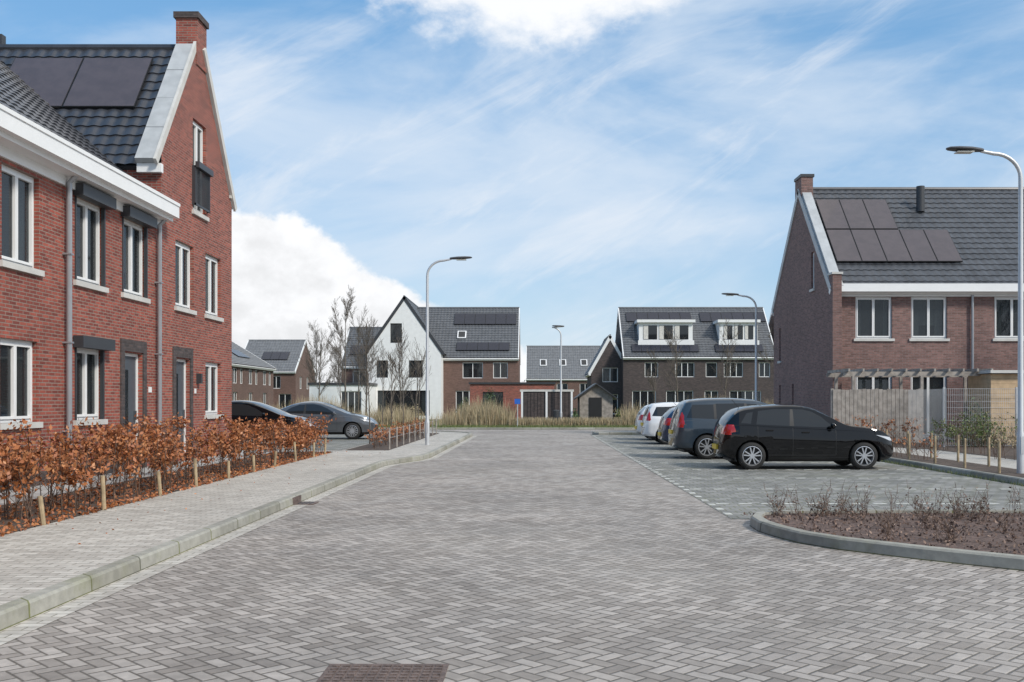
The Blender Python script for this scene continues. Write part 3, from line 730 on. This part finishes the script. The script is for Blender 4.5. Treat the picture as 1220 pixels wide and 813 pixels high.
    for q in P['ax']:
        cx=tx(q); pl=[(cx+(R+.05)*math.cos(2*math.pi*k/20),R+(R+.05)*math.sin(2*math.pi*k/20)) for k in range(20)]
        paintp(pl,2,(0,2),lambda f,c:abs(c.y)>W*.28,delete=True)
    me=bpy.data.meshes.new('body'); bm.to_mesh(me); bm.free()
    for m_ in mats: me.materials.append(m_)
    me.set_sharp_from_angle(angle=math.radians(38))
    root=bpy.data.objects.new(name,None); SC.collection.objects.link(root)
    body=bpy.data.objects.new('body',me); SC.collection.objects.link(body); body.parent=root
    B=Build('x')
    for q in P['ax']:
        cx=tx(q)
        for sg in (1,-1):
            vs=[];fs=[];n=20
            for yy in (W*.27*sg,(W/2-.045)*sg):
                for k in range(n+1):
                    a=math.pi*(-.12+1.24*k/n); vs.append((cx+(R+.055)*math.cos(a),yy,R+(R+.055)*math.sin(a)))
            for k in range(n): fs.append((k,k+1,n+2+k,n+1+k))
            fs.append(tuple(range(n+1))); B.add('wheel_arch','plas',vs,fs,True)
            yo=(W/2-.02)*sg; prof=[(-.0,.62*R),(-.0,.70*R),(.012,.75*R),(.004,.86*R),(-.01,.94*R),(-.03,.99*R),(-.06,R),(-.15,R),(-.18,.97*R),(-.2,.7*R)]
            n=28;vs=[];fs=[]
            for dy,r in prof:
                for k in range(n):
                    a=2*math.pi*k/n; vs.append((cx+r*math.cos(a),yo+sg*(dy-.02),R+r*math.sin(a)))
            for i in range(len(prof)-1):
                for k in range(n): fs.append((i*n+k,i*n+(k+1)%n,(i+1)*n+(k+1)%n,(i+1)*n+k))
            B.add('tyre','rubber',vs,fs,True)
            prof=[(-.015,.70*R),(-.012,.66*R),(-.03,.62*R),(-.12,.60*R)]
            vs=[];fs=[]
            for dy,r in prof:
                for k in range(n):
                    a=2*math.pi*k/n; vs.append((cx+r*math.cos(a),yo+sg*(dy-.005),R+r*math.sin(a)))
            for i in range(len(prof)-1):
                for k in range(n): fs.append((i*n+k,i*n+(k+1)%n,(i+1)*n+(k+1)%n,(i+1)*n+k))
            B.add('rim','alloy',vs,fs,True)
            B.add('brake','plas',[(cx+.61*R*math.cos(2*math.pi*k/n),yo-sg*.09,R+.61*R*math.sin(2*math.pi*k/n)) for k in range(n)],[tuple(range(n))])
            ns=5 if kind!='sedan' else 7
            for k in range(ns):
              for dd in (-.16,.16):
                a2=2*math.pi*k/ns+.3+dd*1.5
                fr=Fr((cx,yo-sg*.03,R),(math.cos(a2),0,math.sin(a2)),(-math.sin(a2),0,math.cos(a2)),(0,sg,0))
                B.box('rim','alloy',.04,.655*R,-.014,.014,-.02,.008,fr)
            vs=[(cx+.055*math.cos(2*math.pi*k/12),yo-sg*(.018),R+.055*math.sin(2*math.pi*k/12)) for k in range(12)]; B.add('rim','alloy',vs,[tuple(range(12))])
    B.box('underbody','plas',-L/2+.3,L/2-.35,-W*.27,W*.27,.17,.6)
    bt=float(np.interp(.66,t,belt))
    for sg in (1,-1):
        x=tx(P['doors'][2])-.09; vs=[];fs=[]
        for i,(yy,s1) in enumerate(((.0,.45),(.03,.8),(.09,1.),(.15,.9),(.185,.5))):
            for k in range(10):
                a=2*math.pi*k/10; vs.append((x+.055*s1*math.cos(a),sg*(W/2*.93+.02+yy),bt+.10+.07*s1*math.sin(a)))
        for i in range(4):
            for k in range(10): fs.append((i*10+k,i*10+(k+1)%10,(i+1)*10+(k+1)%10,(i+1)*10+k))
        fs+=[tuple(range(10)),tuple(range(40,50))]; B.add('mirror',paint,vs,fs,True)
        for q in (P['doors'][0]+.045,P['doors'][1]+.05):
            z=float(np.interp(q,t,belt))-.10; xx=tx(q); wy=float(np.interp(q,t,w))
            B.box('door_handle',paint,xx,xx+.17,*sorted((sg*wy*.975,sg*(wy*.985+.02))),z,z+.025)
    if plate: B.box('number_plate','plate',-L/2-.012,-L/2+.03,-.26,.26,.66 if kind!='hatch' else .44,.77 if kind!='hatch' else .55)
    if kind!='sedan':
        B.box('wiper','plas',tx(.03),tx(.03)+.02,-.25,.05,z0-.0,z0+.02)
        vs,fs=tube([(tx(.14),0,P['top'][5][1]*sz+.02),(tx(.10),0,P['top'][5][1]*sz+.2)],.006,6); B.add('antenna','plas',vs,fs)
    for k,(vs,fs,m_,sm) in B.parts.items():
        m2=bpy.data.meshes.new(k); m2.from_pydata([tuple(v) for v in vs],[],fs); m2.materials.append(m_)
        if sm: m2.polygons.foreach_set('use_smooth',[True]*len(m2.polygons)); m2.set_sharp_from_angle(angle=math.radians(35))
        o=bpy.data.objects.new(k,m2); SC.collection.objects.link(o); o.parent=root
    root.location=loc; root.rotation_euler=(0,0,math.radians(head))
    return root
car('hatchback_car',(6.25,23.3,.005),0,4.05,1.72,1.46,'hatch','cblack')
car('minivan_car',(6.0,27.4,.005),1,4.5,1.75,1.62,'mpv','cblue')
car('hatchback_car',(6.15,32.2,.005),0,4.2,1.74,1.44,'hatch','cblue2')
car('hatchback_car',(6.05,36.5,.005),0,4.2,1.74,1.5,'mpv','cwhite')
car('hatchback_car',(6.1,40.2,.005),0,4.0,1.7,1.48,'hatch','cwhite')
car('sedan_car',(-9.4,33.2,.115),0,4.5,1.8,1.45,'sedan','cblack')
car('hatchback_car',(-8.2,38.5,.115),2,4.3,1.76,1.42,'sedan','cgrey')
# ================================================================== VEGETATION
def hedge(name,segs,h,n_per_m,leaves_per,width=.45,lm='beech',ls=.035,seed=1,fill=1.):
    r=np.random.default_rng(seed); P0=[];P1=[];R0=[];LP=[]
    for (x0,y0,x1,y1) in segs:
        L=math.hypot(x1-x0,y1-y0); n=int(L*n_per_m)
        for i in range(n):
            q=(i+r.random())/n; bx=x0+(x1-x0)*q+r.normal()*width*.25; by=y0+(y1-y0)*q+r.normal()*width*.25
            hh=h*(.6+.5*r.random()); base=np.array([bx,by,.1]); top=base+np.array([r.normal()*.08,r.normal()*.08,hh])
            mid=(base+top)/2+r.normal(size=3)*.03; dens=.25+1.5*r.random()**1.3
            P0+=[base,mid];P1+=[mid,top];R0+=[.010,.007]
            m=int(5+r.random()*6)
            for k in range(m):
                s=.15+.8*r.random(); st=base+(top-base)*s; an=r.random()*6.28; ln=(.14+.22*r.random())*(1.15-.5*s)*width/.45
                en=st+np.array([math.cos(an)*ln,math.sin(an)*ln,ln*(.5+.8*r.random())])
                P0.append(st);P1.append(en);R0.append(.0045)
                kk=int(leaves_per*(.18 if s<.38 else 1.)*dens/m*fill)
                if kk>0:
                    tt=r.random(kk)[:,None]*.9+.15; LP.append(st+(en-st)*tt+r.normal(size=(kk,3))*.04)
    root=bpy.data.objects.new(name,None); SC.collection.objects.link(root)
    vs,fs=sticks(P0,P1,np.array(R0),np.array(R0)*.6); nmesh('stems',vs,fs,'twig',parent=root)
    vs,fs=leafq(np.concatenate(LP),ls,r); nmesh('leaves',vs,fs,lm,parent=root)
hedge('beech_hedge',[(-6.05,8.5,-6.05,18.6),(-6.45,8.5,-6.45,18.4)],1.03,5,150,seed=3,ls=.034)
hedge('beech_hedge',[(-6.0,19.6,-6.0,23.4),(-6.35,19.7,-6.35,23.4),(-6.4,19.2,-8.3,19.2)],.92,5,150,seed=4)
hedge('beech_hedge',[(-5.95,24.6,-5.95,28.2),(-6.3,24.6,-6.3,28.2),(-6.3,28.2,-8.3,28.2)],.82,5,140,seed=5)
hedge('beech_hedge',[(-6.5,14.5,-8.3,14.5),(-6.5,17.9,-8.3,17.9),(-7.1,10,-7.1,14)],.95,5,130,seed=6)
hedge('beech_hedge',[(-4.9,30.2,-4.9,45)],.55,5,40,seed=7)
hedge('beech_hedge',[(10.5,33.6,13.2,33.6)],.85,5,80,seed=8)
hedge('beech_hedge',[(9.6,24,9.6,32.5)],.5,5,20,seed=9)
hedge('shrub_hedge',[(13,30.8,20,30.8),(12.3,26.5,12.3,30.5)],1.0,6,60,lm='blade',seed=10)
hedge('shrub_hedge',[(11.5,25,16,22),(12.6,25.4,17,22.6)],.7,6,60,lm='reed',seed=11)
B=Build('hedge_stake',(-5.8,15,0),single=True)
for i,y in enumerate(np.arange(10,28,1.75)):
    y+=random.uniform(-.25,.25); vs,fs=tube([(-5.74,y,.05),(-5.74+random.uniform(-.04,.04),y+random.uniform(-.03,.03),.52+random.uniform(-.1,.06))],.03,8); B.add('s','stake',vs,fs)
B.done()
B=Build('hedge_stake',(9.4,20,0),single=True)
for y in np.arange(15.2,32,1.6):
    vs,fs=tube([(9.35,y,.05),(9.35,y,.75)],.03,8); B.add('s','stake',vs,fs)
    vs,fs=tube([(10.1,y+.5,.05),(10.1,y+.5,.75)],.03,8); B.add('s','stake',vs,fs)
B.done()
B=Build('wire_fence',(-4.4,38,0))
for y in np.arange(30,45.6,1.6): 
    vs,fs=tube([(-4.35,y,.05),(-4.35,y,.75)],.025,8); B.add('post','wood',vs,fs)
for z in (.45,.70): B.box('wire','galv',-4.352,-4.347,30,45.2,z,z+.006)
B.done()
def twigs(name,pts,h,per,m='twig',spread=.5,leaf=None,r0=.004,seed=1,ln=0):
    r=np.random.default_rng(seed);P0=[];P1=[];LP=[]
    for x,y,z in pts:
        for k in range(per):
            a=r.random()*6.28; hh=h*(.4+.8*r.random()); s=spread*r.random()*hh
            b=np.array([x+r.normal()*.04,y+r.normal()*.04,z]); e=b+np.array([math.cos(a)*s,math.sin(a)*s,hh]); md=b+(e-b)*.5+r.normal(size=3)*.03
            P0+=[b,md];P1+=[md,e]
            for q in range(2):
                st=b+(e-b)*(.4+.5*r.random()); P0.append(st);P1.append(st+r.normal(size=3)*.06+np.array([0,0,.05]))
            if ln: LP.append(b+(e-b)*r.random((ln,1))+r.normal(size=(ln,3))*.03)
    root=bpy.data.objects.new(name,None); SC.collection.objects.link(root)
    vs,fs=sticks(P0,P1,r0,r0*.5); nmesh('stems',vs,fs,m,parent=root)
    if ln: vs,fs=leafq(np.concatenate(LP),.018,r); nmesh('leaves',vs,fs,leaf,parent=root)
pts=[]
r=np.random.default_rng(5)
while len(pts)<150:
    x=3+r.random()*10;y=7.5+r.random()*5.6
    lim=np.interp(x,[2.7,3.2,3.8,4.5,6.5,9.5,14],[12,10.6,9.95,9.35,8.2,7.2,6])
    if y>lim+.25 and y<12.95: pts.append((x,y,.09))
twigs('dead_shrub',pts,.24,9,'twig',.8,'chips',.0035,seed=2,ln=4)
pts=[(x,12.6+.3*r.random(),.09) for x in np.arange(3.1,12,.3)]
twigs('dead_shrub',pts,.36,8,'twig',.5,'chips',.003,seed=4,ln=3)
n=9000;cx=2.7+r.random(n)*9;cy=7+r.random(n)*6.1
lim=np.interp(cx,[2.7,3.2,3.8,4.5,6.5,9.5,14],[12,10.6,9.95,9.35,8.2,7.2,6]);k=(cy>lim+.12)&(cy<13.0)
vs,fs=leafq(np.stack([cx[k],cy[k],.095+.012*r.random(k.sum())],1),.022,r); nmesh('bark_mulch',vs,fs,'chips')
n=5000; vs,fs=leafq(np.stack([-5.7-r.random(n)**1.3*1.6,8+r.random(n)*20.5,.113+.01*r.random(n)],1),.03,r); nmesh('leaf_litter',vs,fs,'beech')
n=110; vs,fs=leafq(np.stack([-4.2-r.random(n)**.6*1.5,7+r.random(n)*25,.106+0*r.random(n)],1),.018,r); nmesh('leaf_litter',vs,fs,'beech')
def blades(name,P,h,m,seed=0,wd=.01,lean=.35,hm=None):
    r=np.random.default_rng(seed);n=len(P);a=r.random(n)*6.28;hh=h*(.5+.8*r.random(n))
    if hm is not None: hh=hh*hm
    d=np.stack([np.cos(a),np.sin(a),0*a],1); l=r.random(n)*lean
    b=r.random(n)*6.28; e=np.stack([np.cos(b),np.sin(b),0*b],1)
    tip=P+np.stack([0*hh,0*hh,hh],1)+e*(l*hh)[:,None]; mid=P+np.stack([0*hh,0*hh,hh*.55],1)+e*(l*hh*.35)[:,None]
    vs=np.stack([P-d*wd,P+d*wd,mid+d*wd*.8,mid-d*wd*.8,tip+d*wd*.2,tip-d*wd*.2],1).reshape(-1,3); k=np.arange(n)[:,None]*6
    fs=np.concatenate([k+np.array([[0,1,2,3]]),k+np.array([[3,2,4,5]])],0); return nmesh(name,vs,fs,m)
n=36000; P=np.stack([-32+r.random(n)*50,59.3+r.random(n)*4.5,.0*r.random(n)],1)
cl=np.sin(P[:,0]*1.3)+np.sin(P[:,0]*.47+2)+r.normal(size=n)*.6; k=cl>-1.0; P=P[k]; cl=cl[k]
k=~((P[:,0]>-1.2)&(P[:,0]<5.3)); P=P[k]; cl=cl[k]
blades('reed_bed',P,1.3,'reed',1,.014,.35,np.clip(.75+.22*cl,.4,1.25))
n=6000; P=np.stack([-1.5+r.random(n)*7,59.0+r.random(n)*1.2,.0*r.random(n)],1); blades('reed_bed',P,.5,'reed',1,.014,.3)
n=30000; P=np.stack([-30+r.random(n)*60,55.5+r.random(n)*4,.05+.0*r.random(n)],1); blades('grass_tufts',P,.13,'blade',2,.008,.6)
n=2600; yy=13+r.random(n)*31; P=np.stack([8.9+r.normal(size=n)*.03,yy,.01+0*yy],1); blades('grass_tufts',P,.06,'blade',3,.004,.8)
def tree(name,x,y,h,seed,z0=.1,trunk=.06,levels=4,spread=.5,clear=.3,nb=14,fine=1.):
    r=np.random.default_rng(seed);P0=[];P1=[];R0=[];R1=[]
    def br(p,d,ln,rad,lv):
        k=4; q=p
        for i in range(k):
            d2=d+r.normal(size=3)*.09*(1 if lv else .35); d2[2]+=.05; d2/=np.linalg.norm(d2); e=q+d2*ln/k
            ra=rad*(1-i/k*.7);rb=rad*(1-(i+1)/k*.7); P0.append(q);P1.append(e);R0.append(ra);R1.append(rb)
            if lv<levels:
                m=(nb//4 if lv==0 else 2)
                for _ in range(m):
                    if lv==0 and (i+r.random())/k<clear: continue
                    if lv>=2 and r.random()<.35: continue
                    a=r.random()*6.28; u=np.array([math.cos(a),math.sin(a),0]); up=.9+.5*r.random()
                    nd=d2*up+u*spread*1.3; nd/=np.linalg.norm(nd)
                    br(q+(e-q)*r.random(),nd,ln*(.38 if lv==0 else .55)*(.7+.5*r.random())*(1-.4*i/k),rb*.5,lv+1)
            q=e;d=d2
    br(np.array([x,y,z0]),np.array([0,0,1.]),h,trunk,0)
    root=bpy.data.objects.new(name,None); SC.collection.objects.link(root)
    vs,fs=sticks(P0,P1,np.maximum(np.array(R0),.007*fine),np.maximum(np.array(R1),.005*fine)); nmesh('branches',vs,fs,'bark',parent=root)
tree('bare_tree',-12.9,68,7.2,1,0,.08,4,.38,.3,12); tree('bare_tree',-10.6,63,6.0,2,0,.07,3,.4,.25,16,1.2)
tree('bare_tree',-15.6,72,6.0,3,0,.07,3,.45,.3,16,1.2); tree('bare_tree',-8.8,66,5.4,4,0,.06,3,.45,.3,16,1.2); tree('bare_tree',-13.8,78,7.2,44,0,.08,3,.45,.3,16,1.3)
tree('bare_tree',11.0,76,6.2,5,0,.07,3,.5,.35,16,1.3); tree('bare_tree',15.3,80,6.6,6,0,.07,3,.5,.35,16,1.3); tree('bare_tree',8.5,70,4.2,16,0,.05,3,.5,.3)
tree('bare_tree',18.2,75,5.6,17,0,.06,3,.5,.35,16,1.3)
for i,(x,y,hh) in enumerate(((-5.6,34,3.3),(-5.3,37,3.0),(-5.2,40,3.2),(-5.0,43,3.4),(-5.6,47,3.8),(-7.0,46,3.5),(-9,47,4))): tree('young_tree',x,y,hh,20+i,.1,.03,2,.4,.35,14,1.)
tree('bare_tree',-21,96,6.5,31,0,.1,4,.45,.2); tree('bare_tree',-19.8,100,6,32,0,.1,4,.4,.2)
tree('bare_tree',19,35.5,5.5,33,0,.07,4,.5,.3)
def bush(name,x,y,z,rx,rz,n,seed,m='ever',s=.06):
    r=np.random.default_rng(seed); d=r.normal(size=(n,3)); d/=np.linalg.norm(d,axis=1)[:,None]
    lump=1+.25*np.sin(d[:,0]*5+seed)+.2*np.sin(d[:,2]*7+d[:,1]*4); rad=(r.random(n)**.4)*lump
    P=np.stack([x+d[:,0]*rad*rx,y+d[:,1]*rad*rx,z+np.abs(d[:,2])*rad*rz],1); vs,fs=leafq(P,s,r); nmesh(name,vs,fs,m)
bush('evergreen_shrub',-3.2,70,0,1.0,2.0,2500,1); bush('evergreen_shrub',-5.0,72,0,.9,1.4,2000,2); bush('evergreen_shrub',5.4,61.5,0,.5,.9,1200,3,'blade')
bush('evergreen_shrub',11,63,0,1,1.2,2200,4,'blade'); bush('evergreen_shrub',-8,64,0,.8,1.2,1500,5,'reed'); bush('evergreen_shrub',6.8,63,0,.7,1.0,1500,6,'reed')
bush('evergreen_shrub',14.2,31.9,0.1,.7,1.2,2500,8,'ever',.035); bush('evergreen_shrub',2.6,60.6,0,.35,.9,900,9)
r=np.random.default_rng(9); P=[]
for x in np.arange(-160,160,3.):
    hh=4+3*r.random(); y=230+r.random()*20; q=r.normal(size=(260,3))*np.array([2.2,2,hh*.28])+np.array([x,y,hh*.45]); P.append(q)
P=np.concatenate(P);P=P[P[:,2]>0]; vs,fs=leafq(P,.35,r); nmesh('distant_trees',vs,fs,leafmat('distant_foliage',[(.16,.15,.13),(.2,.18,.16),(.14,.15,.12)]))
B=Build('street_sign',(-.95,58,0)); vs,fs=tube([(-.95,58,0),(-.95,58,1.7)],.03,8); B.add('pole','galv',vs,fs)
B.box('panel','blue',-1.12,-.78,57.95,57.97,1.4,1.7); B.done()
B=Build('litter_bin',(1.6,58.5,0)); vs,fs=tube([(1.35,59.8,.3),(1.35,59.8,.35),(1.35,59.8,1.0),(1.35,59.8,1.05)],[.15,.2,.2,.12],12); B.add('bin','dark',vs,fs,True); vs,fs=tube([(1.35,59.8,0),(1.35,59.8,.31)],.04,8); B.add('pole','galv',vs,fs); B.done()
# ================================================================== WORLD / LIGHT / CAMERA
W=bpy.data.worlds.new('World'); SC.world=W; W.use_nodes=True; n=NT(W.node_tree)
bg=W.node_tree.nodes['Background']; EL,AZ=40,132
sky=n.new('ShaderNodeTexSky'); sky.sky_type='NISHITA'; sky.sun_disc=False; sky.sun_elevation=math.radians(EL); sky.sun_rotation=math.radians(AZ); sky.air_density=1.2; sky.dust_density=.4; sky.ozone_density=2.
d=n.new('ShaderNodeTexCoord').outputs['Generated']; sp=n.new('ShaderNodeSeparateXYZ',{0:d}); dx,dy,dz=sp.outputs
az=n.m('ARCTAN2',dx,dy); rr=n.m('SQRT',n.m('ADD',n.m('MULTIPLY',dx,dx),n.m('MULTIPLY',dy,dy)))
el=n.m('DIVIDE',dz,n.m('MAXIMUM',rr,.05))
c1=n.comb(n.m('ADD',az,n.m('MULTIPLY',el,.9)),n.m('SUBTRACT',n.m('MULTIPLY',el,2.4),n.m('MULTIPLY',az,.5)),.3)
w1=n.noise(c1,2.0,8,.56,.5); wis=n.ss(n.m('ADD',w1,n.m('MULTIPLY',az,.16)),.40,.70,0.,.75)
# finer streaks of cirrus, drawn out along one direction of the sky
c3=n.comb(n.m('ADD',n.m('MULTIPLY',az,1.6),n.m('MULTIPLY',el,1.5)),n.m('SUBTRACT',n.m('MULTIPLY',el,8.),n.m('MULTIPLY',az,4.5)),2.3)
w3=n.noise(c3,1.7,8,.62,.6); str_=n.m('MULTIPLY',n.ss(w3,.48,.72,0.,.55),n.ss(n.m('ADD',w1,n.m('MULTIPLY',az,.2)),.36,.55))
c2=n.comb(az,n.m('MULTIPLY',el,1.25),1.7)
n2=n.noise(c2,9.,9,.6,.1); n3=n.noise(c2,24.,7,.6)
topc=n.m('SUBTRACT',.185,n.m('MULTIPLY',.52,n.m('MAXIMUM',0.,n.m('ADD',az,.25))))
edge=n.m('ADD',n.m('SUBTRACT',topc,el),n.m('ADD',n.m('MULTIPLY',n.m('SUBTRACT',n2,.5),.10),n.m('MULTIPLY',n.m('SUBTRACT',n3,.5),.03)))
m1=n.ss(edge,0.,.014)
bot=n.m('ADD',.340,n.m('MULTIPLY',2.4,n.m('MULTIPLY',n.m('SUBTRACT',az,.01),n.m('SUBTRACT',az,.01))))
edge2=n.m('ADD',n.m('SUBTRACT',el,bot),n.m('ADD',n.m('MULTIPLY',n.m('SUBTRACT',n2,.5),.16),n.m('MULTIPLY',n.m('SUBTRACT',n3,.5),.05)))
m2=n.ss(edge2,-.01,.04,0.,.96)
haze=n.m('POWER',2.718,n.m('MULTIPLY',n.m('MAXIMUM',el,0.),-10.)); haze=n.m('MULTIPLY',haze,.75)
ST=.15
skyc=n.mix(.55,sky.outputs[0],(.11/ST,.39/ST,.76/ST))
WH=.98/ST
c=n.mix(haze,skyc,(WH*.80,WH*.88,WH*.96))
c=n.mix(wis,c,(WH*.76,WH*.85,WH*.96))
c=n.mix(str_,c,(WH*.88,WH*.92,WH*.98))
sh=n.ss(n.m('ADD',n3,n.m('MULTIPLY',edge,-1.5)),.2,.6,.88,1.06)
cc=n.mix(1.,(WH*.97,WH*.98,WH*1.0),n.comb(sh,sh,sh),'MULTIPLY')
c=n.mix(m1,c,cc); c=n.mix(m2,c,cc)
n.set(bg.inputs[0],c); bg.inputs[1].default_value=ST
S=bpy.data.lights.new('sun','SUN'); S.energy=3.3; S.angle=math.radians(9); S.color=(1,.94,.85)
so=bpy.data.objects.new('sun',S); SC.collection.objects.link(so); a,e=math.radians(AZ),math.radians(EL)
dirn=V((math.sin(a)*math.cos(e),math.cos(a)*math.cos(e),math.sin(e))); so.rotation_euler=dirn.to_track_quat('Z','Y').to_euler(); so.location=(10,-10,30)
cd=bpy.data.cameras.new('camera'); co=bpy.data.objects.new('camera',cd); SC.collection.objects.link(co)
co.location=(0,0,1.55); co.rotation_euler=(math.radians(90),0,0); cd.sensor_width=36; cd.sensor_fit='HORIZONTAL'
cd.lens=35; cd.shift_x=-26/1220; cd.shift_y=72/1220
cd.clip_end=3000; cd.clip_start=.1
SC.camera=co
SC.view_settings.view_transform='Standard'; SC.view_settings.look='None'; SC.view_settings.exposure=0
